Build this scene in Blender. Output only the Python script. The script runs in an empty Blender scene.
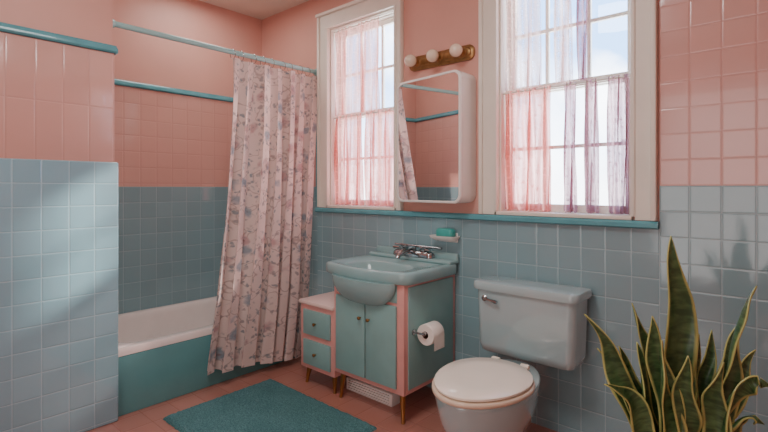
import bpy, bmesh, math, random
from mathutils import Vector, Matrix, noise
random.seed(4)
C = bpy.context.scene.collection
PI = math.pi
TH = math.radians(41.5); F = 471.0; H = 1.27; HY = 188.0
RV = Vector((math.cos(TH), math.sin(TH), 0)); FV = Vector((-math.sin(TH), math.cos(TH), 0))
def at(px, py, d):
    p = RV*((px-384)/F*d) + FV*d
    return Vector((p.x, p.y, H-(py-HY)*d/F))
def srgb(r, g, b):
    f = lambda c: (c/255/12.92) if c/255 <= .04045 else ((c/255+.055)/1.055)**2.4
    return (f(r), f(g), f(b), 1)

# ------------------------------------------------------------ materials
class G:
    def __init__(s, name):
        s.m = bpy.data.materials.new(name); s.m.use_nodes = True
        s.t = s.m.node_tree; s.t.nodes.clear()
        s.out = s.t.nodes.new('ShaderNodeOutputMaterial')
    def put(s, sock, v):
        if v is None: return
        if isinstance(v, bpy.types.NodeSocket): s.t.links.new(v, sock)
        else: sock.default_value = v
    def n(s, typ, ins=None, **kw):
        nd = s.t.nodes.new(typ)
        for k, v in kw.items(): setattr(nd, k, v)
        for k, v in (ins or {}).items(): s.put(nd.inputs[k], v)
        return nd
    def math(s, op, a, b=None, c=None):
        nd = s.n('ShaderNodeMath', operation=op)
        s.put(nd.inputs[0], a); s.put(nd.inputs[1], b); s.put(nd.inputs[2], c)
        return nd.outputs[0]
    def mix(s, f, a, b):
        nd = s.n('ShaderNodeMix', data_type='RGBA')
        s.put(nd.inputs[0], f); s.put(nd.inputs[6], a); s.put(nd.inputs[7], b)
        return nd.outputs[2]
    def ramp(s, v, a, b, c=0., d=1.):
        nd = s.n('ShaderNodeMapRange', {'Value': v, 'From Min': a, 'From Max': b, 'To Min': c, 'To Max': d})
        nd.clamp = True
        return nd.outputs[0]
    def bump(s, h, st, dist=.01, normal=None):
        nd = s.n('ShaderNodeBump', {'Height': h, 'Strength': st, 'Distance': dist})
        if normal: s.put(nd.inputs['Normal'], normal)
        return nd.outputs[0]
    def bsdf(s, col, rough=.5, metal=0., normal=None, coat=0., spec=.5):
        nd = s.n('ShaderNodeBsdfPrincipled', {'Base Color': col, 'Roughness': rough, 'Metallic': metal, 'Coat Weight': coat, 'Specular IOR Level': spec})
        s.put(nd.inputs['Normal'], normal)
        return nd.outputs[0]
    def fin(s, sh):
        s.t.links.new(sh, s.out.inputs[0]); return s.m

def mat(name, col, rough=.5, metal=0., var=.08, nscale=6., bumps=0., bscale=60., coat=0., spec=.5):
    g = G(name)
    tc = g.n('ShaderNodeTexCoord').outputs['Object']
    nz = g.n('ShaderNodeTexNoise', {'Vector': tc, 'Scale': nscale, 'Detail': 4.}).outputs[0]
    dark = tuple(c*(1-var) for c in col[:3])+(1,); lite = tuple(min(1, c*(1+var)) for c in col[:3])+(1,)
    cc = g.mix(g.ramp(nz, .3, .7), dark, lite)
    nm = None
    if bumps:
        nb = g.n('ShaderNodeTexNoise', {'Vector': tc, 'Scale': bscale, 'Detail': 5.}).outputs[0]
        nm = g.bump(nb, bumps, .01)
    return g.fin(g.bsdf(cc, rough, metal, nm, coat, spec))

def tile(name, ua, va, size, uo, vo, col, grout, rough=.08, var=.05, gw=.015, wave=.10, vsize=None):
    g = G(name); vsize = vsize or size
    pos = g.n('ShaderNodeNewGeometry').outputs['Position']
    sp = g.n('ShaderNodeSeparateXYZ', {0: pos}).outputs
    u = g.math('DIVIDE', g.math('SUBTRACT', sp[ua], uo), size)
    v = g.math('DIVIDE', g.math('SUBTRACT', sp[va], vo), vsize)
    def edge(x, sz):
        fr = g.math('FRACT', x)
        return g.math('MULTIPLY', g.math('MINIMUM', fr, g.math('SUBTRACT', 1., fr)), sz/size)
    d = g.math('MINIMUM', edge(u, size), edge(v, vsize))
    mask = g.ramp(d, gw*.7, gw*1.3)
    dome = g.ramp(d, gw*.6, gw*3.5)
    cell = g.n('ShaderNodeCombineXYZ', {0: g.math('FLOOR', u), 1: g.math('FLOOR', v), 2: 3.})
    wn = g.n('ShaderNodeTexWhiteNoise', {'Vector': cell.outputs[0]})
    dark = tuple(c*(1-var) for c in col[:3])+(1,); lite = tuple(min(1, c*(1+var)) for c in col[:3])+(1,)
    c1 = g.mix(wn.outputs[0], dark, lite)
    nz = g.n('ShaderNodeTexNoise', {'Vector': pos, 'Scale': 2.2, 'Detail': 5.}).outputs[0]
    c1 = g.mix(g.ramp(nz, .35, .75, 0, .10), c1, tuple(c*.75 for c in col[:3])+(1,))
    cc = g.mix(mask, grout, c1)
    rg = g.ramp(mask, 0, 1, .7, rough)
    wv = g.n('ShaderNodeTexNoise', {'Vector': pos, 'Scale': 9., 'Detail': 1.}).outputs[0]
    # each tile is set at a slightly different tilt
    nrm = g.n('ShaderNodeNewGeometry').outputs['Normal']
    tl = g.n('ShaderNodeVectorMath', {0: wn.outputs[1], 1: (.5, .5, .5)}, operation='SUBTRACT').outputs[0]
    tl = g.n('ShaderNodeVectorMath', {0: tl, 3: .028}, operation='SCALE').outputs[0]
    nn = g.n('ShaderNodeVectorMath', {0: nrm, 1: tl}, operation='ADD').outputs[0]
    nn = g.n('ShaderNodeVectorMath', {0: nn}, operation='NORMALIZE').outputs[0]
    n1 = g.bump(wv, wave, .01, nn)
    nm = g.bump(dome, .25, .005, n1)
    return g.fin(g.bsdf(cc, rg, 0., nm, .4, .7))

BLUE2 = srgb(138, 172, 180); PINK = srgb(219, 170, 159)
GRB = srgb(160, 188, 194); GRP = srgb(204, 153, 142)
T = .116
M_paint = mat('pink_wall_paint', srgb(219, 167, 154), .45, 0, .03, 3, .04, 90)
M_ceil = mat('ceiling_paint', srgb(232, 222, 210), .7, 0, .03)
M_bl_left = tile('blue_tile_left', 1, 2, T, .965, 1.41, srgb(142, 183, 196), srgb(164, 197, 206))
M_pk_left = tile('pink_tile_left', 1, 2, T, .94, 2.0, PINK, GRP, .18, vsize=.30)
M_bl_tub = tile('blue_tile_tub', 1, 2, T, 2.45, 1.28, BLUE2, srgb(154, 184, 191))
M_pk_tub = tile('pink_tile_tub', 1, 2, T, 2.45, 2.0, srgb(221, 172, 161), GRP, .18, .015)
M_pk_end = tile('pink_tile_end', 0, 2, T, -3.64, 2.0, srgb(224, 175, 164), GRP, .18, .015)
M_bl_back = tile('blue_tile_back', 0, 2, T, -.482, 1.28, BLUE2, GRB)
M_bl_backlow = tile('blue_tile_below_windows', 0, 2, T, -.482, 1.085, BLUE2, GRB)
M_pk_back = tile('pink_tile_back', 0, 2, T, -.482, 1.28, srgb(220, 171, 163), srgb(206, 155, 147), .18, .03)
M_floor = tile('floor_tile', 0, 1, .155, 0, 0, srgb(184, 128, 114), srgb(172, 118, 106), .32, .04, .014, .1)
M_teal_trim = mat('teal_glazed_trim', srgb(98, 166, 177), .12, 0, .10, 8)
M_cream = mat('cream_window_paint', srgb(238, 233, 222), .4, 0, .03)
M_white = mat('white_enamel', srgb(244, 242, 238), .25, 0, .02)
M_ptop = mat('blush_enamel_top', srgb(236, 214, 206), .22, 0, .03)
M_tubw = mat('tub_enamel', srgb(240, 232, 228), .14, 0, .03)
M_tubteal = mat('tub_teal_enamel', srgb(98, 156, 160), .2, 0, .05, 5)
M_sink = mat('sink_blue_porcelain', srgb(148, 184, 186), .07, 0, .03)
M_toilet = mat('toilet_porcelain', srgb(170, 195, 199), .03, 0, .02, coat=.8, spec=.7)
M_lid = mat('cream_seat_lid', srgb(248, 241, 226), .14, 0, .03, 5)
M_seat = mat('seat_ring', srgb(226, 206, 184), .3, 0, .05)
M_vpink = mat('vanity_pink_paint', srgb(226, 166, 159), .38, 0, .05, 10)
M_vteal = mat('vanity_teal_paint', srgb(138, 180, 178), .28, 0, .05, 8)
M_brass = mat('brass', srgb(176, 136, 86), .32, 1, .1)
M_oldbrass = mat('aged_brass', srgb(158, 124, 84), .38, 1, .25, 24)
M_chrome = mat('chrome', srgb(172, 176, 178), .12, 1, .02)
M_mirror = mat('mirror_silver', srgb(244, 246, 246), .005, 1, .0)
M_bulb = mat('frosted_bulb_glass', srgb(236, 218, 196), .12, 0, .01)
M_paper = mat('toilet_paper', srgb(244, 240, 232), .9, 0, .02, 30, .2, 90)
M_card = mat('cardboard', srgb(110, 84, 66), .9)
M_soap = mat('teal_soap', srgb(72, 176, 168), .4, 0, .06)
M_pot = mat('terracotta', srgb(176, 100, 72), .8, 0, .12, 10, .15, 60)
M_soil = mat('soil', srgb(60, 44, 34), .95, 0, .4, 40, .8, 60)
M_rod = mat('rod_enamel', srgb(158, 202, 202), .25, 0, .03)

def mat_mat():
    g = G('teal_bath_mat')
    tc = g.n('ShaderNodeTexCoord').outputs['Object']
    n1 = g.n('ShaderNodeTexNoise', {'Vector': tc, 'Scale': 140., 'Detail': 3.}).outputs[0]
    n2 = g.n('ShaderNodeTexNoise', {'Vector': tc, 'Scale': 7., 'Detail': 4.}).outputs[0]
    c = g.mix(g.ramp(n1, .35, .7), srgb(68, 112, 116), srgb(104, 150, 152))
    c = g.mix(g.ramp(n2, .4, .7, 0, .3), c, srgb(60, 104, 110))
    return g.fin(g.bsdf(c, 1., 0, g.bump(n1, .6, .01), 0, .1))
M_mat = mat_mat()

def sheer_mat(name, col, lo, hi):
    # uv.x counts folds: the sides of a fold show more cloth than its crest
    g = G(name)
    uv = g.n('ShaderNodeUVMap').outputs[0]
    s = g.n('ShaderNodeSeparateXYZ', {0: uv}).outputs
    wv = g.n('ShaderNodeCombineXYZ', {0: s[0], 1: g.math('MULTIPLY', s[1], 2.2), 2: 0.}).outputs[0]
    nz = g.n('ShaderNodeTexNoise', {'Vector': wv, 'Scale': 1.6, 'Detail': 4.}).outputs[0]
    ph = g.math('ADD', g.math('MULTIPLY', s[0], 2*PI), g.math('MULTIPLY', nz, 4.))
    den = g.math('ABSOLUTE', g.math('COSINE', ph))
    f = g.ramp(den, .0, 1., lo, hi)
    v2 = g.n('ShaderNodeCombineXYZ', {0: g.math('MULTIPLY', s[0], .8), 1: g.math('MULTIPLY', s[1], 18.), 2: 0.}).outputs[0]
    vo = g.n('ShaderNodeTexVoronoi', {'Vector': v2, 'Scale': 3.}).outputs[0]
    f = g.math('MINIMUM', g.math('ADD', f, g.ramp(vo, .18, .42, .22, 0.)), .97)
    d = g.n('ShaderNodeBsdfDiffuse', {'Color': col}).outputs[0]
    t = g.n('ShaderNodeBsdfTranslucent', {'Color': col}).outputs[0]
    m1 = g.n('ShaderNodeMixShader', {0: .58, 1: d, 2: t}).outputs[0]
    tr = g.n('ShaderNodeBsdfTransparent', {'Color': tuple(.35+.65*c for c in col[:3])+(1,)}).outputs[0]
    return g.fin(g.n('ShaderNodeMixShader', {0: f, 1: tr, 2: m1}).outputs[0])
M_shpink = sheer_mat('pink_sheer', srgb(234, 168, 160), .45, .85)
M_shrose = sheer_mat('pale_rose_sheer', srgb(238, 190, 182), .34, .76)
M_shwhite = sheer_mat('white_sheer', srgb(240, 218, 214), .25, .7)
M_shlav = sheer_mat('mauve_lace_sheer', srgb(194, 156, 166), .48, .82)

def glass_mat():
    g = G('window_glass')
    tr = g.n('ShaderNodeBsdfTransparent', {'Color': (.96, .98, 1, 1)}).outputs[0]
    gl = g.n('ShaderNodeBsdfGlossy', {'Color': (1, 1, 1, 1), 'Roughness': .02}).outputs[0]
    return g.fin(g.n('ShaderNodeMixShader', {0: .05, 1: tr, 2: gl}).outputs[0])
M_glass = glass_mat()

def floral_mat():
    g = G('floral_curtain_cloth')
    uv = g.n('ShaderNodeUVMap').outputs[0]
    wob = g.n('ShaderNodeTexNoise', {'Vector': uv, 'Scale': 16., 'Detail': 3.}).outputs[1]
    w2 = g.n('ShaderNodeVectorMath', {0: wob, 3: .08}, operation='SCALE').outputs[0]
    p = g.n('ShaderNodeVectorMath', {0: uv, 1: w2}, operation='ADD').outputs[0]
    base = srgb(233, 217, 212)
    v1 = g.n('ShaderNodeTexVoronoi', {'Vector': p, 'Scale': 9.2})
    v2 = g.n('ShaderNodeTexVoronoi', {'Vector': p, 'Scale': 30.})
    v3 = g.n('ShaderNodeTexVoronoi', {'Vector': p, 'Scale': 44.}).outputs[0]
    rnd = g.n('ShaderNodeSeparateColor', {0: v1.outputs['Color']}).outputs
    rnd2 = g.n('ShaderNodeSeparateColor', {0: v2.outputs['Color']}).outputs
    nz = g.n('ShaderNodeTexNoise', {'Vector': uv, 'Scale': 6.5, 'Detail': 2.}).outputs[0]
    vine = g.ramp(g.math('ABSOLUTE', g.math('SUBTRACT', nz, .5)), .003, .015, .6, 0)
    c = g.mix(vine, base, srgb(166, 148, 144))
    near = g.ramp(g.math('ABSOLUTE', g.math('SUBTRACT', nz, .5)), .06, .13, 1, 0)
    leaf = g.math('MULTIPLY', g.ramp(v2.outputs[0], .28, .46, .85, 0), g.math('MULTIPLY', near, g.math('GREATER_THAN', rnd2[0], .3)))
    c = g.mix(leaf, c, g.mix(rnd2[1], srgb(134, 152, 160), srgb(178, 163, 162)))
    fl = g.math('MULTIPLY', g.ramp(v1.outputs[0], .24, .42, .87, 0), g.math('GREATER_THAN', rnd[0], .44))
    fcol = g.mix(g.math('GREATER_THAN', rnd[1], .4), srgb(152, 169, 182), srgb(202, 169, 170))
    fcol = g.mix(g.ramp(v3, .2, .55, .45, 0), fcol, srgb(130, 144, 157))
    c = g.mix(fl, c, fcol)
    ctr = g.math('MULTIPLY', g.ramp(v1.outputs[0], .05, .12, .6, 0), g.math('GREATER_THAN', rnd[0], .44))
    c = g.mix(ctr, c, srgb(150, 118, 116))
    d = g.n('ShaderNodeBsdfDiffuse', {'Color': c}).outputs[0]
    t = g.n('ShaderNodeBsdfTranslucent', {'Color': c}).outputs[0]
    return g.fin(g.n('ShaderNodeMixShader', {0: .3, 1: d, 2: t}).outputs[0])
M_floral = floral_mat()

def leaf_mat():
    g = G('snake_plant_leaf')
    uv = g.n('ShaderNodeUVMap').outputs[0]
    s = g.n('ShaderNodeSeparateXYZ', {0: uv}).outputs
    obj = g.n('ShaderNodeTexCoord').outputs['Object']
    nz = g.n('ShaderNodeTexNoise', {'Vector': obj, 'Scale': 25., 'Detail': 3.}).outputs[0]
    e = g.math('ABSOLUTE', g.math('SUBTRACT', s[0], .5))
    e2 = g.math('ADD', e, g.math('MULTIPLY', g.math('SUBTRACT', nz, .5), .07))
    mv = g.n('ShaderNodeCombineXYZ', {0: g.math('MULTIPLY', s[0], 1.4), 1: g.math('MULTIPLY', s[1], 42.), 2: nz}).outputs[0]
    mot = g.n('ShaderNodeTexNoise', {'Vector': mv, 'Scale': 1.0, 'Detail': 1.5, 'Distortion': .4}).outputs[0]
    gr = g.mix(g.ramp(mot, .36, .68), srgb(48, 82, 50), srgb(86, 122, 76))
    c = g.mix(g.ramp(e2, .40, .47), gr, srgb(180, 184, 112))
    return g.fin(g.bsdf(c, .28, 0, g.bump(nz, .1, .01)))
M_leaf = leaf_mat()

# ------------------------------------------------------------ mesh helpers
def bm_new(): return bmesh.new()
def merge(bm, b, mi=0):
    for f in b.faces: f.material_index = mi
    me = bpy.data.meshes.new('tmp'); b.to_mesh(me); b.free(); bm.from_mesh(me); bpy.data.meshes.remove(me)
    return bm
def box(bm, x0, x1, y0, y1, z0, z1, bev=0., mi=0, seg=2):
    b = bmesh.new(); bmesh.ops.create_cube(b, size=1)
    for v in b.verts: v.co = Vector(((x0+x1)/2+v.co.x*(x1-x0), (y0+y1)/2+v.co.y*(y1-y0), (z0+z1)/2+v.co.z*(z1-z0)))
    if bev: bmesh.ops.bevel(b, geom=b.edges[:], offset=bev, segments=seg, profile=.5, affect='EDGES')
    return merge(bm, b, mi)
def loft(bm, rings, c0=True, c1=True):
    vs = [[bm.verts.new(p) for p in r] for r in rings]
    n = len(vs[0])
    for a, b in zip(vs, vs[1:]):
        for i in range(n): bm.faces.new((a[i], a[(i+1) % n], b[(i+1) % n], b[i]))
    if c0: bm.faces.new(vs[0][::-1])
    if c1: bm.faces.new(vs[-1])
    return bm
def tube(bm, pts, r, n=10, caps=True):
    pts = [Vector(p) for p in pts]; rings = []
    rr = r if isinstance(r, (list, tuple)) else [r]*len(pts)
    up = None
    for i, p in enumerate(pts):
        d = (pts[min(i+1, len(pts)-1)]-pts[max(i-1, 0)]).normalized()
        if up is None: up = Vector((0, 0, 1)) if abs(d.z) < .9 else Vector((1, 0, 0))
        s = d.cross(up).normalized(); u = s.cross(d).normalized(); up = u
        rings.append([p+(s*math.cos(2*PI*k/n)+u*math.sin(2*PI*k/n))*rr[i] for k in range(n)])
    return loft(bm, rings, caps, caps)
def lathe(bm, c, prof, axis=(0, 0, 1), n=24):
    ax = Vector(axis).normalized(); c = Vector(c)
    pts = [c+ax*h for r, h in prof]
    up = Vector((1, 0, 0)) if abs(ax.x) < .9 else Vector((0, 0, 1))
    s = ax.cross(up).normalized(); u = s.cross(ax)
    rings = [[p+(s*math.cos(2*PI*k/n)+u*math.sin(2*PI*k/n))*max(r, 1e-4) for k in range(n)] for p, (r, h) in zip(pts, prof)]
    return loft(bm, rings)
def torus(bm, c, R, r, axis, n=20, m=8):
    ax = Vector(axis).normalized(); c = Vector(c)
    up = Vector((1, 0, 0)) if abs(ax.x) < .9 else Vector((0, 0, 1))
    s = ax.cross(up).normalized(); u = s.cross(ax)
    vs = []
    for i in range(n):
        a = 2*PI*i/n; d = s*math.cos(a)+u*math.sin(a)
        vs.append([bm.verts.new(c+d*(R+r*math.cos(2*PI*j/m))+ax*(r*math.sin(2*PI*j/m))) for j in range(m)])
    for i in range(n):
        for j in range(m):
            bm.faces.new((vs[i][j], vs[(i+1) % n][j], vs[(i+1) % n][(j+1) % m], vs[i][(j+1) % m]))
def rr(cx, cy, hx, hy, r, seg=6):
    out = []
    r = min(r, hx*.999, hy*.999)
    for k, (sx, sy) in enumerate(((1, 1), (-1, 1), (-1, -1), (1, -1))):
        for i in range(seg+1):
            a = PI/2*k+PI/2*i/seg
            out.append((cx+sx*(hx-r)+r*math.cos(a), cy+sy*(hy-r)+r*math.sin(a)))
    return out
def grid(bm, nu, nv, fn, uvfn):
    ul = bm.loops.layers.uv.verify()
    vs = [[bm.verts.new(fn(i/nu, j/nv)) for i in range(nu+1)] for j in range(nv+1)]
    for j in range(nv):
        for i in range(nu):
            f = bm.faces.new((vs[j][i], vs[j][i+1], vs[j+1][i+1], vs[j+1][i]))
            for l, (a, b) in zip(f.loops, ((i, j), (i+1, j), (i+1, j+1), (i, j+1))): l[ul].uv = uvfn(a/nu, b/nv)
    return bm
OFF = {}
def obj(name, bm, m, parent=None, smooth=True, ang=35, recalc=True):
    if recalc: bmesh.ops.recalc_face_normals(bm, faces=bm.faces[:])
    if parent is not None: off = OFF[parent.name]
    else:
        xs = [v.co.x for v in bm.verts]; ys = [v.co.y for v in bm.verts]; zs = [v.co.z for v in bm.verts]
        off = Vector(((min(xs)+max(xs))/2, (min(ys)+max(ys))/2, min(zs)))
    bmesh.ops.translate(bm, verts=bm.verts[:], vec=-off)
    me = bpy.data.meshes.new(name)
    for f in bm.faces: f.smooth = smooth
    bm.to_mesh(me); bm.free()
    if smooth: me.set_sharp_from_angle(angle=math.radians(ang))
    for mm in (m if isinstance(m, (list, tuple)) else [m]): me.materials.append(mm)
    o = bpy.data.objects.new(name, me); C.objects.link(o)
    if parent is not None: o.parent = parent
    else: o.location = off
    OFF[o.name] = off
    return o
def tag(o, label, cat, group=None):
    o['label'] = label; o['category'] = cat
    if group: o['group'] = group
    return o
def thing(name, loc, label=None, cat=None, group=None):
    o = bpy.data.objects.new(name, None); C.objects.link(o); o.location = loc; o.empty_display_size = .1
    OFF[o.name] = Vector(loc)
    if label: tag(o, label, cat, group)
    return o
def struct(name, bm, m, **k):
    o = obj(name, bm, m, **k); o['kind'] = 'structure'; return o

# ------------------------------------------------------------ room shell
WY = 2.45; TX = -3.64; PX = -2.80; PE = .94; CZ = 2.785; RX = .75; BY = -1.25
struct('floor', box(bm_new(), -3.9, RX+.15, BY-.15, WY+.2, -.1, 0), M_floor, smooth=False)
struct('ceiling', box(bm_new(), -3.9, RX+.15, BY-.15, WY+.2, CZ, CZ+.1), M_ceil, smooth=False)
W = [(-2.722, -2.050, 1.135, 2.50), (-1.290, -.595, 1.135, 2.50)]
b = bm_new()
xs = [-3.79, W[0][0], W[0][1], W[1][0], W[1][1], RX+.15]
box(b, xs[0], xs[1], WY, WY+.15, 0, CZ); box(b, xs[2], xs[3], WY, WY+.15, 0, CZ); box(b, xs[4], xs[5], WY, WY+.15, 0, CZ)
for w in W:
    box(b, w[0], w[1], WY, WY+.15, 0, w[2]); box(b, w[0], w[1], WY, WY+.15, w[3], CZ)
ts = .010
box(b, -2.86, -.482, WY-ts, WY, 0, 1.085, mi=2)
box(b, TX, -2.86, WY-ts, WY, 0, 1.28, mi=1); box(b, TX, -2.86, WY-ts*.8, WY, 1.28, 2.0, mi=3)
box(b, -.482, RX, WY-ts, WY, 0, 1.28, mi=1); box(b, -.482, RX, WY-ts, WY, 1.28, CZ, mi=3)
struct('wall_back', b, [M_paint, M_bl_back, M_bl_backlow, M_pk_back], smooth=False)
b = bm_new(); box(b, TX-.15, TX, PE, WY, 0, CZ)
box(b, TX, TX+ts, PE, WY-ts, 0, 1.28, mi=1); box(b, TX, TX+ts*.8, PE, WY-ts, 1.28, 2.0, mi=2)
struct('wall_tub', b, [M_paint, M_bl_tub, M_pk_tub], smooth=False)
b = bm_new(); box(b, TX-.15, PX, BY, PE, 0, CZ)
box(b, PX-.06, PX+.016, BY, PE+.025, 0, 1.41, .008, 1, 3)
box(b, PX-.05, PX+.010, BY, PE+.006, 1.405, 2.0, .004, 2)
box(b, TX, PX-.05, PE, PE+ts, .38, 1.28, mi=3); box(b, TX, PX-.05, PE, PE+ts*.8, 1.28, 2.0, mi=4)
struct('wall_left', b, [M_paint, M_bl_left, M_pk_left, M_bl_back, M_pk_end], ang=50)
struct('wall_right', box(bm_new(), RX, RX+.15, BY, WY, 0, CZ), M_paint, smooth=False)
struct('wall_front', box(bm_new(), TX-.15, RX+.15, BY-.15, BY, 0, CZ), M_paint, smooth=False)
def bull(axis, a0, a1, face, z, h, d, sgn):
    prof = [(0, -h/2), (d*.7, -h/2), (d, -h*.3), (d, h*.2), (d*.75, h/2), (0, h/2)]
    rings = []
    for a in (a0, a1):
        rings.append([(a, face-sgn*o, z+k) if axis == 'x' else (face+sgn*o, a, z+k) for o, k in prof])
    return loft(bm_new(), rings)
struct('trim_1', bull('y', BY, PE+.012, PX, 2.02, .040, .028, 1), M_teal_trim)
struct('trim_2', bull('y', PE+.030, WY-.01, TX, 2.02, .040, .026, 1), M_teal_trim)
struct('trim_3', bull('x', TX+.026, -2.86, WY, 2.02, .040, .026, 1), M_teal_trim)
struct('trim_4', bull('x', -2.86, -.484, WY, 1.100, .036, .040, 1), M_teal_trim)
struct('trim_5', box(bm_new(), -2.872, -2.846, WY-.022, WY, 1.12, 2.0, .006), M_teal_trim)
struct('trim_6', bull('x', TX, PX-.001, PE, 2.02, .040, .028, -1), M_teal_trim)

# ------------------------------------------------------------ windows
def window(n, w, cl, cr):
    x0, x1, z0, z1 = w
    r = thing('window_%d' % n, ((x0+x1)/2, WY, z0)); r['kind'] = 'structure'
    b = bm_new()                                # casing: stepped boards round the opening
    for s, xi, xo in ((-1, x0, x0-cl), (1, x1, x1+cr)):
        lo, hi = min(xi, xo), max(xi, xo)
        m0, m1 = (lo+.024, hi-.016) if s < 0 else (lo+.016, hi-.024)
        box(b, m0-.001, m1+.001, WY-.028, WY, 1.121, z1-.001, .0)
        if s < 0:
            box(b, lo, lo+.025, WY-.042, WY, 1.120, z1+.10, .006); box(b, hi-.017, hi+.002, WY-.036, WY, 1.136, z1-.002, .004)
        else:
            box(b, hi-.025, hi, WY-.042, WY, 1.120, z1+.10, .006); box(b, lo-.002, lo+.017, WY-.036, WY, 1.136, z1-.002, .004)
    box(b, x0-cl+.0255, x1+cr-.0255, WY-.0285, WY, z1, z1+.10, .0); box(b, x0-cl-.01, x1+cr+.01, WY-.05, WY, z1+.101, z1+.125, .006)
    for a0, a1, c0, c1 in ((x0, x0+.012, z0+.005, z1-.012), (x1-.012, x1, z0+.005, z1-.012), (x0, x1, z1-.012, z1)):
        box(b, a0, a1, WY+.0005, WY+.149, c0, c1)
    obj('casing', b, M_cream, r)
    obj('sill', box(bm_new(), x0-.002, x1+.002, WY-.034, WY+.15, z0-.016, z0+.004, .004), M_cream, r)
    zm = 1.82
    def sash(y, a, c):
        b = bm_new(); t = .038; X0, X1 = x0+.012, x1-.012
        box(b, X0, X0+t, y, y+.03, a, c, .003); box(b, X1-t, X1, y, y+.03, a, c, .003)
        box(b, X0+t, X1-t, y+.0005, y+.0295, a, a+t+.004, .002); box(b, X0+t, X1-t, y+.0005, y+.0295, c-t, c, .002)
        for k in (1, 2):
            xm = X0+(X1-X0)*k/3; box(b, xm-.010, xm+.010, y+.005, y+.027, a+.03, c-.03, .003)
        box(b, X0+.03, X1-.03, y+.006, y+.026, (a+c)/2-.010, (a+c)/2+.010, .003)
        return b
    s = obj('upper_sash', sash(WY+.10, zm-.02, z1-.013), M_cream, r)
    obj('glass_pane', box(bm_new(), x0+.02, x1-.02, WY+.114, WY+.117, zm, z1-.02), M_glass, s, smooth=False)
    s = obj('lower_sash', sash(WY+.066, z0+.005, zm+.022), M_cream, r)
    obj('glass_pane', box(bm_new(), x0+.02, x1-.02, WY+.080, WY+.083, z0+.02, zm), M_glass, s, smooth=False)
window(1, W[0], .112, .062); window(2, W[1], .112, .105)

def rod(x0, x1, z, label):
    b = bm_new(); tube(b, [(x0, WY+.030, z), (x1, WY+.030, z)], .006)
    tag(obj('cafe_curtain_rod', b, M_cream), label, 'curtain rod', None)
for k, (w, s) in enumerate(zip(W, ('beside the shower curtain', 'above the toilet'))):
    rod(w[0]+.012, w[1]-.012, 1.81, 'thin pale tension rod across the middle of the window %s' % s)
    rod(w[0]+.012, w[1]-.012, 2.475, 'thin pale tension rod along the top of the window %s' % s)
def sheer(x0, x1, z0, z1, folds, m, label, amp=.018, ph=0., yo=0.):
    b = bm_new()
    def warp(u): return u+.05*math.sin(2*PI*u*2.3+ph*3)*u*(1-u)*4
    def fn(u, v):
        z = z1+.010-(z1+.010-z0)*v
        q = warp(u)
        xx = x0+(x1-x0)*q
        a = amp*(.5+.5*min(1, v*3))
        y = WY+.030+yo+a*math.sin(2*PI*folds*u+ph+.9*math.sin(3*v+4*u))+.003*math.sin(17*u+ph)
        xx += .006*math.sin(2*PI*folds*u*.5+ph+4*v)
        xx = min(max(xx, x0), x1)
        if v > .97: z += .004*math.sin(2*PI*folds*u)
        return (xx, y, z)
    grid(b, int(folds*10), 22, fn, lambda u, v: (u*folds+ph/(2*PI), v*(z1-z0)))
    return tag(obj('sheer_curtain', b, m, recalc=False, ang=180), label, 'curtain')
sheer(-2.705, -2.235, 1.826, 2.475, 9, M_shrose, 'pale rose sheer panel on upper half of window beside the shower curtain')
sheer(-2.706, -2.405, 1.146, 1.81, 7, M_shpink, 'pink sheer lower panel next to the shower curtain', ph=1)
sheer(-2.380, -2.066, 1.146, 1.81, 7, M_shpink, 'pink sheer lower panel next to the mirror cabinet', ph=2)
sheer(-1.272, -1.05, 1.826, 2.475, 6, M_shwhite, 'white sheer upper panel nearest the wall light on the window over the toilet')
sheer(-.985, -.89, 1.826, 2.475, 3, M_shwhite, 'narrow white sheer upper strip in the middle of the window over the toilet', ph=1)
sheer(-1.274, -1.00, 1.146, 1.81, 8, M_shpink, 'pink sheer lower panel on left side of the window over the toilet', ph=.5)
sheer(-.935, -.865, 1.146, 1.81, 3, M_shlav, 'mauve lace lower strip nearest the pink panel on the window over the toilet', ph=.2)
sheer(-.825, -.760, 1.146, 1.81, 3, M_shlav, 'middle one of three mauve lace strips on the window over the toilet', ph=1.6)
sheer(-.715, -.620, 1.146, 1.81, 4, M_shlav, 'mauve lace lower strip nearest the pink tiled wall', ph=2.6)
sheer(-.865, -.810, 1.826, 2.475, 2.5, M_shlav, 'mauve lace strip hanging in upper part of the window over the toilet', ph=.9)

# ------------------------------------------------------------ bathtub
X0, X1, Y0, Y1 = TX+ts+.003, -2.83, PE+ts+.003, WY-ts-.003
tb = thing('bathtub', ((X0+X1)/2, (Y0+Y1)/2, 0), 'built-in bathtub with white rim and teal apron behind the floral curtain', 'bathtub')
cx, cy, hx, hy = (X0+X1)/2, (Y0+Y1)/2, (X1-X0)/2, (Y1-Y0)/2
rings = []
for ix, iy, r, z in ((0, 0, .012, .333), (0, 0, .012, .365), (.006, .006, .015, .375), (.055, .06, .10, .378), (.068, .075, .13, .37), (.08, .09, .15, .34), (.10, .14, .16, .20), (.13, .20, .16, .09), (.19, .28, .14, .06)):
    rings.append([(x, y, z) for x, y in rr(cx, cy, hx-ix, hy-iy, r, 8)])
obj('basin', loft(bm_new(), rings, False, True), M_tubw, tb, ang=50, recalc=False)
obj('apron', box(bm_new(), X1-.035, X1-.001, Y0+.002, Y1-.002, 0, .332, .006), M_tubteal, tb)

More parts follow.
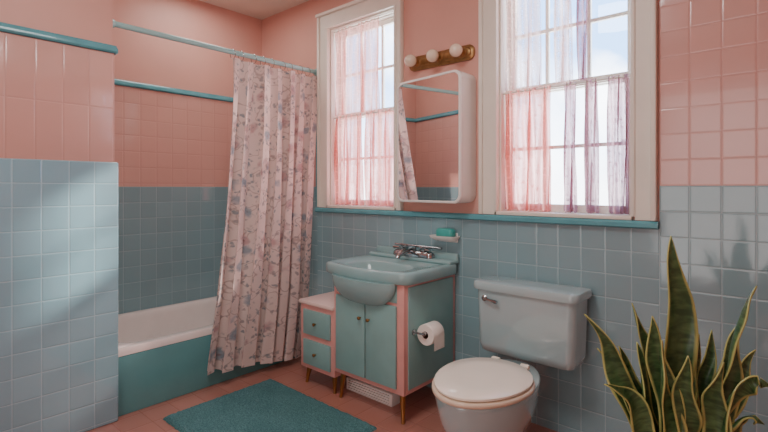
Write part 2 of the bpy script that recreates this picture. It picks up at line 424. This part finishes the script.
# ------------------------------------------------------------ shower curtain and rod
CX = -2.867; RZ = 2.185
rd = thing('shower_curtain_rod', (CX, (PE+WY)/2, RZ), 'long pale shower rod running from tiled partition to window wall', 'shower rod')
obj('pole', tube(bm_new(), [(CX, PE+.004, RZ), (CX, WY-.004, RZ)], .0165, 20), M_rod, rd)
for y, s in ((PE, 1), (WY, -1)):
    obj('flange', lathe(bm_new(), (CX, y, RZ), [(.038, 0), (.038, .006*s), (.026, .016*s), (.022, .03*s)], (0, 1, 0)), M_rod, rd)
NF = 6.5
sc = thing('shower_curtain', (CX, 2.0, .08), 'floral shower curtain in dusty pink and blue grey hanging outside the tub', 'shower curtain')
def cur(u, v):
    yt = 1.69+(2.43-1.69)*u; yb = 1.47+(2.19-1.47)*u
    k = v**1.25
    y = yt+(yb-yt)*k
    x = CX+.124*min(1, v/.78)**1.05
    a = .018+.036*min(1, v*1.5)*(.72+.28*math.sin(9*u+1))
    ph = 2*PI*NF*u+1.7*math.sin(2*PI*u*1.3+.6)*min(1, v*2+.3)
    x += a*(math.sin(ph+.7*math.sin(2.2*v+u*5))*.8+.2*math.sin(2*ph+1.5*v))+.010*math.sin(ph*.5+3*v)
    y += .022*math.sin(2*ph+1+v*2)*(.4+.6*v)+.014*math.sin(5*v+4*u)*v
    x = max(x, CX-.03) if v < .6 else max(x, -2.822)
    z = 2.150-(2.150-.125)*v - .09*u*v
    if v < .01: z -= .010*(1-math.cos(ph*1+PI))*.5
    return (x, y, z)
b = grid(bm_new(), 136, 64, cur, lambda u, v: (u*1.5, v*2.05))
obj('cloth', b, M_floral, sc, ang=180, recalc=False)
for k in range(10):
    u = min(.995, max(.005, (k+.02)/9)); p = cur(u, 0)
    b = bm_new(); torus(b, (CX, p[1], RZ-.012), .032, .0022, (0, 1, .15), 18, 6)
    obj('hook', b, M_chrome, sc)

# ------------------------------------------------------------ vanity cabinet
VX0, VX1, VY0, VY1 = -2.12, -1.576, 1.94, WY-.015
vt = thing('vanity_cabinet', ((VX0+VX1)/2, (VY0+VY1)/2, 0), 'pink framed vanity cabinet with teal doors on brass legs under the sink', 'cabinet')
VT = .752
b = bm_new()                                    # open-topped carcass
box(b, VX0, VX1, VY0, VY0+.02, .16, VT, .004); box(b, VX0, VX0+.018, VY0+.019, VY1, .161, VT-.001, .002); box(b, VX1-.018, VX1, VY0+.019, VY1, .161, VT-.001, .002)
box(b, VX0+.017, VX1-.017, VY1-.012, VY1, .162, VT-.001); box(b, VX0+.017, VX1-.017, VY0+.019, VY1-.011, .162, .18)
obj('body', b, M_vpink, vt)
obj('side_panel', box(bm_new(), VX1-.002, VX1+.006, VY0+.035, VY1-.03, .185, .735, .003), M_vteal, vt)
xm = (VX0+VX1)/2
KN = [(.005, 0), (.005, -.010), (.010, -.013), (.010, -.019), (.005, -.022)]
for s, (a0, a1) in ((1, (VX0+.028, xm-.004)), (-1, (xm+.004, VX1-.045))):
    d = obj('door', box(bm_new(), a0, a1, VY0-.016, VY0, .19, .635, .005), M_vteal, vt)
    kx = a1-.03 if s > 0 else a0+.03
    obj('knob', lathe(bm_new(), (kx, VY0-.016, .53), KN, (0, 1, 0), 16), M_oldbrass, d)
obj('top_panel', box(bm_new(), VX0+.03, VX1-.045, VY0-.006, VY0, .65, .745, .003), M_vteal, vt)
def legs(par, x0, x1, y0, y1, z):
    for lx, ly in ((x0, y0), (x1, y0), (x0, y1), (x1, y1)):
        sx = .012*(1 if lx == x1 else -1); sy = .012*(1 if ly == y1 else -1)
        bb = bm_new(); tube(bb, [(lx+sx, ly+sy, 0), (lx+sx*.8, ly+sy*.8, .02), (lx, ly, z-.02), (lx, ly, z)], [.010, .010, .017, .019], 12)
        obj('leg', bb, M_brass, par)
legs(vt, VX0+.04, VX1-.04, VY0+.04, VY1-.05, .162)
DX0, DX1 = -2.452, -2.128
du = thing('drawer_cabinet', ((DX0+DX1)/2, (VY0+VY1)/2, 0), 'low pink cabinet with two teal drawers between shower curtain and vanity', 'cabinet')
obj('body', box(bm_new(), DX0, DX1, VY0+.01, VY1, .110, .52, .005), M_vpink, du)
obj('top', box(bm_new(), DX0-.012, DX1, VY0-.005, VY1, .52, .545, .008), M_ptop, du)
for z0, z1 in ((.140, .298), (.332, .490)):
    d = obj('drawer', box(bm_new(), DX0+.038, DX1-.030, VY0-.004, VY0+.012, z0, z1, .005), M_vteal, du)
    obj('knob', lathe(bm_new(), ((DX0+DX1)/2, VY0-.004, (z0+z1)/2), KN, (0, 1, 0), 16), M_oldbrass, d)
legs(du, DX0+.04, DX1-.04, VY0+.05, VY1-.05, .112)

# ------------------------------------------------------------ sink
SX = (-2.205, -1.54); SC = sum(SX)/2; SH = (SX[1]-SX[0])/2; SB = WY-.013; SF = 1.915; BX = -1.862
sk = thing('sink', (SC, 2.15, VT+.001), 'teal blue porcelain sink with oval basin set on the pink vanity', 'sink')
NA = 72
def outline(ins, z):
    pts = []
    for k in range(NA):
        a = 2*PI*k/NA; ca, sa = math.cos(a), math.sin(a)
        hx_ = SH-ins; yb = SB-ins*.5; yc = 2.16
        n = 10.
        if sa >= 0:
            hy_ = yb-yc; q = (abs(ca)**14+abs(sa)**14)**(-1/14)
        else:
            hy_ = yc-(SF+ins); q = (abs(ca)**n+abs(sa)**n)**(-1/n)
        x = SC+ca*q*hx_; y = yc+sa*q*hy_
        if sa < 0: y -= .035*max(0, 1-((x-BX)/(SH*.8))**2)
        pts.append((x, y, z))
    return pts
def oval(rx, ry, cy_, z):
    out = []
    for k in range(NA):
        a = 2*PI*k/NA; ca, sa = math.cos(a), math.sin(a); q = (abs(ca)**2.8+abs(sa)**2.8)**(-1/2.8)
        out.append((BX+rx*ca*q, cy_+ry*sa*q, z))
    return out
rings = [outline(.03, VT+.001), outline(.006, VT+.002), outline(0, VT+.009), outline(0, .807), outline(.005, .816), outline(.018, .819), outline(.045, .814),
         oval(.222, .146, 2.055, .813), oval(.212, .138, 2.055, .806), oval(.198, .126, 2.055, .78), oval(.16, .10, 2.06, .725), oval(.10, .07, 2.065, .69), oval(.03, .025, 2.07, .683)]
obj('basin', loft(bm_new(), rings, False, True), M_sink, sk, ang=60, recalc=False)
b = bm_new(); box(b, SX[0]+.004, SX[1]-.004, SB-.110, SB, .812, .838, .012, 0, 4); box(b, SX[0]+.004, SX[1]-.004, SB-.032, SB, .820, .874, .012, 0, 4)
obj('backsplash', b, M_sink, sk)
b = bm_new(); rings = []                        # rounded front belly
for z, rx, dy in ((.757, .243, .074), (.73, .241, .073), (.70, .232, .067), (.665, .206, .053), (.637, .168, .037), (.620, .12, .022), (.614, .07, .009)):
    rings.append([(BX+rx*math.cos(PI+PI*k/32), VY0-.018+dy*math.sin(PI+PI*k/32), z) for k in range(33)])
obj('front_belly', loft(b, rings), M_sink, sk, ang=60)
obj('drain', lathe(bm_new(), (BX, 2.07, .684), [(.026, 0), (.026, .003), (.018, .005)], n=20), M_chrome, sk)
FY = SB-.074; FX = -1.84; FZ = .838
fa = thing('faucet', (FX, FY, FZ), 'chrome two handle faucet on the raised back of the blue sink', 'faucet')
rings = [[(x, y, z) for x, y in rr(FX, FY, hx_, hy_, .028, 5)] for hx_, hy_, z in ((.155, .033, FZ), (.155, .033, FZ+.018), (.145, .027, FZ+.032), (.13, .018, FZ+.038))]
obj('base_plate', loft(bm_new(), rings), M_chrome, fa, ang=50)
b = bm_new(); BYY = FY+.022
tube(b, [(FX-.17, BYY, FZ+.062), (FX+.20, BYY, FZ+.062)], .0085, 12)
for dx in (-.05, .05): tube(b, [(FX+dx, BYY, FZ+.020), (FX+dx, BYY, FZ+.062)], .007, 8)
obj('back_bar', b, M_chrome, fa)
for s in (-1, 1):
    b = bm_new(); x = FX+s*.085; yy = FY-.008
    lathe(b, (x, yy, FZ+.030), [(.023, 0), (.019, .006), (.017, .009), (.025, .013), (.026, .024), (.017, .029)], n=18)
    tube(b, [(x-s*.012, yy-.002, FZ+.050), (x+s*.040, yy-.012, FZ+.050), (x+s*.060, yy-.016, FZ+.049)], [.008, .008, .010], 10)
    obj('handle', b, M_chrome, fa)
b = bm_new(); tube(b, [(FX, FY-.006, FZ+.028), (FX, FY-.012, FZ+.044), (FX, FY-.04, FZ+.050), (FX, FY-.10, FZ+.040), (FX, FY-.15, FZ+.022), (FX, FY-.16, FZ+.004)], [.027, .025, .022, .019, .017, .016], 14)
obj('spout', b, M_chrome, fa)

HX = VX1+.006
hd = thing('paper_holder', (HX+.03, 2.08, .49), 'chrome toilet paper holder fixed on side of the vanity', 'paper holder')
for y in (2.015, 2.150):
    b = bm_new(); tube(b, [(HX, y, .49), (HX+.072, y, .49)], .006, 8); lathe(b, (HX, y, .49), [(.016, 0), (.016, .005), (.008, .009)], (1, 0, 0), 14)
    obj('arm', b, M_chrome, hd)
obj('spindle', tube(bm_new(), [(HX+.066, 2.015, .49), (HX+.066, 2.150, .49)], .012, 12), M_chrome, hd)
RZ2 = .483
tr = thing('toilet_paper_roll', (HX+.066, 2.083, RZ2-.056), 'white toilet paper roll hanging on side of the vanity', 'toilet paper')
b = bm_new()
prof = [(.020, -.05), (.054, -.05), (.056, -.047), (.056, .047), (.054, .05), (.020, .05)]
n = 28; vs = []
for r_, h_ in prof: vs.append([b.verts.new((HX+.066+r_*math.cos(2*PI*k/n), 2.083+h_, RZ2+r_*math.sin(2*PI*k/n))) for k in range(n)])
for a_, c_ in zip(vs, vs[1:]):
    for i in range(n): b.faces.new((a_[i], a_[(i+1) % n], c_[(i+1) % n], c_[i]))
grid(b, 3, 6, lambda u, v: (HX+.066+.0565, 2.035+.096*u, RZ2-.075*v), lambda u, v: (u, v))
obj('paper', b, M_paper, tr)
b = bm_new(); vs = [[b.verts.new((HX+.066+.0198*math.cos(2*PI*k/n), 2.083+h_, RZ2+.0198*math.sin(2*PI*k/n))) for k in range(n)] for h_ in (-.05, .05)]
for i in range(n): b.faces.new((vs[0][i], vs[0][(i+1) % n], vs[1][(i+1) % n], vs[1][i]))
obj('core', b, M_card, tr)

vr = thing('floor_register', (-1.96, 2.10, 0), 'low white metal vent register standing on floor under the vanity', 'vent')
obj('housing', box(bm_new(), -2.15, -1.77, 2.07, 2.16, 0, .075, .005), M_white, vr)
for k in range(4):
    obj('slat', box(bm_new(), -2.13, -1.79, 2.062, 2.071, .012+.015*k, .020+.015*k, .002), M_white, vr)

# ------------------------------------------------------------ toilet
TCX = -1.05; TCY = 1.865
tl = thing('toilet', (TCX, TCY, 0), 'pale blue grey toilet with cream lid against the tiled window wall', 'toilet')
def egg(a, fr, bk, z, cy_=TCY, n=40):
    pts = []
    for k in range(n):
        t = 2*PI*k/n; s = math.sin(t)
        x = a*1.03*math.cos(t)*(1 if s >= 0 else 1-.06*s*s)
        pts.append((TCX+x, cy_+(bk if s >= 0 else fr*1.02)*s, z))
    return pts
rings = [egg(.125, .18, .34, 0), egg(.125, .18, .34, .03), egg(.112, .155, .32, .07), egg(.122, .170, .33, .14), egg(.152, .212, .34, .21), egg(.177, .246, .35, .28), egg(.188, .262, .36, .34), egg(.193, .270, .37, .38), egg(.193, .271, .37, .394), egg(.188, .266, .36, .401), egg(.135, .20, .20, .401), egg(.12, .18, .16, .36), egg(.06, .08, .08, .25)]
obj('bowl', loft(bm_new(), rings), M_toilet, tl, ang=60)
rings = [egg(.198, .277, .220, .402), egg(.203, .284, .225, .407), egg(.203, .284, .225, .418), egg(.197, .278, .220, .423)]
obj('seat', loft(bm_new(), rings), M_seat, tl, ang=60)
rings = [egg(.188, .266, .220, .4265), egg(.194, .273, .225, .430), egg(.194, .273, .224, .438), egg(.187, .266, .217, .443), egg(.12, .17, .13, .446), egg(.03, .05, .04, .447)]
obj('lid', loft(bm_new(), rings), M_lid, tl, ang=50)
for s in (-1, 1):
    obj('hinge', lathe(bm_new(), (TCX+s*.075-.02, 2.105, .425), [(.012, 0), (.014, .004), (.014, .036), (.012, .04)], (1, 0, 0), 14), M_lid, tl)
TKX = -1.045; tyc = 2.322
rings = [[(x, y, z) for x, y in rr(TKX, tyc+o, hx_, hy_, .040, 7)] for hx_, hy_, o, z in ((.228, .082, .006, .402), (.244, .095, .002, .411), (.254, .102, 0, .45), (.262, .106, 0, .72), (.262, .106, 0, .733))]
obj('tank', loft(bm_new(), rings), M_toilet, tl, ang=50)
rings = [[(x, y, z) for x, y in rr(TKX, tyc-.003, hx_, hy_, .040, 7)] for hx_, hy_, z in ((.266, .110, .731), (.276, .117, .734), (.279, .119, .740), (.279, .119, .764), (.275, .115, .773), (.262, .104, .777), (.10, .05, .778))]
obj('tank_lid', loft(bm_new(), rings), M_toilet, tl, ang=45)
b = bm_new(); lathe(b, (TKX-.205, tyc-.104, .690), [(.016, 0), (.016, -.008), (.009, -.014)], (0, 1, 0), 14)
tube(b, [(TKX-.205, tyc-.120, .690), (TKX-.16, tyc-.126, .686), (TKX-.125, tyc-.126, .681)], [.007, .007, .010], 8)
obj('flush_lever', b, M_chrome, tl)

# ------------------------------------------------------------ mirror cabinet: its face is turned slightly to the tub
mx0, mx1, mz0, mz1 = -1.972, -1.436, 1.18, 1.95; my = 2.380
mc = thing('medicine_cabinet', ((mx0+mx1)/2, WY-.04, mz0), 'white mirrored medicine cabinet with rounded corners between the two windows', 'mirror cabinet')
mcx, mcz, mhx, mhz = (mx0+mx1)/2, (mz0+mz1)/2, (mx1-mx0)/2, (mz1-mz0)/2
def rz(ins, y, r): return [(x, y, z) for x, z in rr(mcx, mcz, mhx-ins, mhz-ins, r, 8)]
AJ = Matrix.Translation((mx0, my, 0)) @ Matrix.Rotation(-math.radians(7.6), 4, 'Z') @ Matrix.Translation((-mx0, -my, 0))
front = [tuple(AJ @ Vector(p)) for p in rz(.001, my-.001, .051)]
obj('body', loft(bm_new(), [rz(.008, WY-.001, .045), rz(.001, WY-.006, .051), front]), M_white, mc, ang=50)
b = loft(bm_new(), [rz(.003, my, .05), rz(0, my-.003, .052), rz(0, my-.022, .052), rz(.003, my-.025, .05), rz(.013, my-.025, .044), rz(.015, my-.021, .042)], True, False)
bmesh.ops.transform(b, matrix=AJ, verts=b.verts[:])
dr = obj('door', b, M_white, mc, ang=60)
b = loft(bm_new(), [rz(.0148, my-.016, .042), rz(.0148, my-.0215, .042)]); bmesh.ops.transform(b, matrix=AJ, verts=b.verts[:])
obj('mirror_glass', b, M_mirror, dr, smooth=False)

# ------------------------------------------------------------ wall light
LZ = 2.080
wl = thing('wall_light', (-1.69, WY, LZ), 'brass vanity light bar with three round white bulbs above the mirror', 'wall light')
b = bm_new()
def rl(ins, y): return [(x, y, z) for x, z in rr(-1.69, LZ, .245-ins, .046-ins, .04, 6)]
loft(b, [rl(0, WY-.0005), rl(0, WY-.012), rl(.012, WY-.022), rl(.016, WY-.022), rl(.022, WY-.028), rl(.03, WY-.030)])
obj('back_plate', b, M_oldbrass, wl, ang=40)
for x in (-1.86, -1.69, -1.52):
    obj('socket', lathe(bm_new(), (x, WY-.026, LZ), [(.034, 0), (.036, -.006), (.028, -.014), (.026, -.030), (.022, -.032)], (0, 1, 0), 20), M_oldbrass, wl)
    prof = [(.016, -.028), (.018, -.032)]
    for k in range(1, 13):
        a = math.radians(25)+(PI-math.radians(25))*k/12
        prof.append((.039*math.sin(a), -.067+.039*math.cos(a)))
    obj('bulb', lathe(bm_new(), (x, WY-.026, LZ), prof, (0, 1, 0), 24), M_bulb, wl, ang=80)

# ------------------------------------------------------------ soap dish and soap
b = bm_new(); sx, sz = -1.625, .968
def rs(hx_, hy_, z, cyy): return [(x, y, z) for x, y in rr(sx, cyy, hx_, hy_, .03, 6)]
loft(b, [rs(.07, .03, sz-.02, WY-.042), rs(.092, .045, sz, WY-.056), rs(.095, .047, sz+.012, WY-.058), rs(.088, .042, sz+.012, WY-.058), rs(.08, .036, sz+.002, WY-.057)])
box(b, sx-.07, sx+.07, WY-.024, WY-.010, sz-.03, sz+.03, .006)
tag(obj('soap_dish', b, M_white, ang=45), 'white wall mounted soap dish on blue tiles between sink and toilet', 'soap dish')
b = bm_new(); loft(b, [[(x, y, z) for x, y in rr(sx+.01, WY-.058, hx_, hy_, .02, 5)] for hx_, hy_, z in ((.05, .024, sz+.003), (.060, .030, sz+.012), (.060, .030, sz+.046), (.05, .024, sz+.056))])
tag(obj('soap_bar', b, M_soap, ang=60), 'teal bar of soap lying in the white wall dish', 'soap')

# ------------------------------------------------------------ bath mat
b = bm_new(); bx0, bx1, by0, by1 = -2.62, -1.67, 1.13, 1.835
def mt(u, v):
    x = bx0+(bx1-bx0)*u; y = by0+(by1-by0)*v
    e = min(u, 1-u)*(bx1-bx0); f = min(v, 1-v)*(by1-by0); d = min(e, f)
    z = .002+.020*min(1, (d/.02))**.6
    j = noise.noise(Vector((x*60, y*60, 0)))*.004+noise.noise(Vector((x*8, y*8, 3)))*.002
    jx = noise.noise(Vector((x*40, y*40, 7)))*.005
    return (x+jx, y+jx, max(.001, z+j*(1 if d > .001 else 0)))
grid(b, 150, 110, mt, lambda u, v: (u, v))
tag(obj('bath_mat', b, M_mat, ang=180), 'fluffy teal bath mat lying on the pink floor beside the tub', 'bath mat')

# ------------------------------------------------------------ snake plant
PC = Vector((-.22, 1.53, 0))
sp = thing('snake_plant', PC, 'tall snake plant with yellow edged leaves standing right of the toilet', 'plant')
obj('pot', lathe(bm_new(), PC, [(.12, 0), (.125, .01), (.165, .28), (.18, .285), (.18, .325), (.165, .327), (.161, .29), (.155, .285)], n=32), M_pot, sp, ang=40)
obj('soil', lathe(bm_new(), PC, [(.153, .288), (.157, .30), (.05, .306)], n=24), M_soil, sp)
DEP = PC.dot(FV)
# tip px, py, depth offset; mid-leaf px, py; width, twist
LV = [(671, 236, .02, 680, 335, .084, .10), (757, 286, -.03, 737, 348, .064, .5), (584, 314, .02, 622, 376, .062, -.4),
      (632, 303, .06, 653, 375, .064, .3), (652, 316, -.05, 664, 388, .062, -.3), (699, 334, .06, 697, 398, .058, .5),
      (770, 386, -.08, 738, 396, .062, .4), (724, 362, -.08, 714, 416, .062, -.3), (637, 342, .0, 651, 408, .054, .7),
      (742, 322, .09, 722, 382, .054, -.5), (688, 356, -.08, 687, 420, .064, .1), (674, 322, .08, 677, 395, .060, -.6),
      (764, 424, -.03, 738, 428, .058, .3), (619, 346, .08, 643, 406, .054, -.2), (712, 330, .10, 705, 395, .054, .2), (604, 384, -.05, 638, 412, .056, .2),
      (685, 308, .10, 688, 378, .058, .8), (597, 348, .05, 632, 400, .052, .6), (756, 350, .05, 732, 400, .052, .1), (662, 340, -.08, 669, 410, .060, .35)]
for i, (tx, ty, dd, ux, uy, wd, tw) in enumerate(LV):
    tip = at(tx, ty, DEP+dd); mid = at(ux, uy, DEP+dd*.75)
    ba = Vector((tip.x-PC.x, tip.y-PC.y, 0))
    base = PC+ba*.30+Vector((0, 0, .298))
    tm = .62
    ctl = (mid-base*(1-tm)**2-tip*tm*tm)/(2*tm*(1-tm))
    def leaf(u, v, base=base, tip=tip, ctl=ctl, wd=wd, tw=tw, i=i):
        p = base*(1-v)**2+ctl*2*v*(1-v)+tip*v*v
        t = ((ctl-base)*(1-v)+(tip-ctl)*v).normalized()
        ang = tw+1.5*(v-.6)*(1 if i % 2 else -1)+.35*math.sin(9*v+i*1.7)
        s = RV*math.cos(ang)+FV*math.sin(ang)
        s = (s-t*s.dot(t)).normalized(); nn = s.cross(t)
        prof = (.5+.5*math.sin(PI*.5*min(1, v/.6)))*(1-max(0, (v-.58)/.42)**1.7)
        w_ = wd*max(.0, prof)/2+.0006
        q = (u-.5)*2
        p = p+s*(.011*math.sin(11*v+i*2.1)*min(1, (1-v)*4))
        return p+s*(q*w_)-nn*(w_*.42*(1-q*q))+nn*(abs(q)**3*.007*math.sin(24*v+i+(1.3 if q > 0 else 0))*(1-v))
    b = grid(bm_new(), 10, 40, leaf, lambda u, v: (u, v))
    o = obj('leaf', b, M_leaf, sp, ang=180, recalc=False)
    sm = o.modifiers.new('thick', 'SOLIDIFY'); sm.thickness = .0035; sm.offset = 0

# ------------------------------------------------------------ light
def light(name, kind, loc, energy, col, **k):
    l = bpy.data.lights.new(name, kind); l.energy = energy; l.color = col
    for a, v in k.items(): setattr(l, a, v)
    o = bpy.data.objects.new(name, l); C.objects.link(o); o.location = loc; return o
sd = Vector((-.60, -1.70, -1.10)).normalized()
s = light('sun', 'SUN', (3, 8, 6), 11.0, (1, .93, .82), angle=math.radians(3)); s.rotation_euler = sd.to_track_quat('-Z', 'Y').to_euler()
a = light('ceiling_fill', 'AREA', (-1.2, .7, CZ-.03), 23, (1, .97, .94), shape='DISK', size=.8)  # unseen fill added under the ceiling to lift the room's light
a = light('alcove_fill', 'AREA', (-3.15, 1.75, CZ-.03), 6, (1, .97, .92), shape='DISK', size=.5)  # extra fill added above the tub to brighten the alcove
a = light('rear_fill', 'AREA', (-.6, BY+.03, 1.3), 17, (1, .97, .94), shape='RECTANGLE', size=1.2, size_y=2.0)  # added fill from behind the camera; this wall has no opening
a.rotation_euler = (PI/2, 0, 0)
for w in W:
    p = light('window_portal', 'AREA', ((w[0]+w[1])/2, WY+.2, (w[2]+w[3])/2), 1, (1, 1, 1), shape='RECTANGLE', size=.8, size_y=1.5)
    p.rotation_euler = (-PI/2, 0, 0); p.data.cycles.is_portal = True
wd = bpy.data.worlds.new('sky'); bpy.context.scene.world = wd; wd.use_nodes = True
nt = wd.node_tree; nt.nodes.clear()
def wn(t, **k):
    n_ = nt.nodes.new(t)
    for a_, v_ in k.items(): setattr(n_, a_, v_)
    return n_
tc = wn('ShaderNodeTexCoord'); sx_ = wn('ShaderNodeSeparateXYZ'); nt.links.new(tc.outputs['Generated'], sx_.inputs[0])
cr = wn('ShaderNodeValToRGB'); nt.links.new(sx_.outputs[2], cr.inputs[0])
e = cr.color_ramp.elements
e[0].position = 0.; e[0].color = (1.0, 1.02, 1.04, 1); e[1].position = .6; e[1].color = (.14, .31, .64, 1)
q = cr.color_ramp.elements.new(.09); q.color = (.62, .79, 1.0, 1)
q = cr.color_ramp.elements.new(.24); q.color = (.22, .42, .78, 1)
nz = wn('ShaderNodeTexNoise'); nz.inputs['Scale'].default_value = 3.2; nz.inputs['Detail'].default_value = 6; nt.links.new(tc.outputs['Generated'], nz.inputs['Vector'])
mr = wn('ShaderNodeMapRange'); mr.inputs[1].default_value = .54; mr.inputs[2].default_value = .70; nt.links.new(nz.outputs[0], mr.inputs[0])
mx = wn('ShaderNodeMix', data_type='RGBA'); nt.links.new(mr.outputs[0], mx.inputs[0]); nt.links.new(cr.outputs[0], mx.inputs[6]); mx.inputs[7].default_value = (1.4, 1.4, 1.4, 1)
bg = wn('ShaderNodeBackground'); bg.inputs[1].default_value = 9.0; nt.links.new(mx.outputs[2], bg.inputs[0])
ow = wn('ShaderNodeOutputWorld'); nt.links.new(bg.outputs[0], ow.inputs[0])

# ------------------------------------------------------------ camera
cam = bpy.data.cameras.new('camera'); co = bpy.data.objects.new('camera', cam); C.objects.link(co)
co.location = (0, 0, H); co.rotation_euler = (PI/2, 0, TH)
cam.sensor_width = 36; cam.lens = F/768*36; cam.shift_y = -(216-HY)/768; cam.clip_start = .02
bpy.context.scene.camera = co
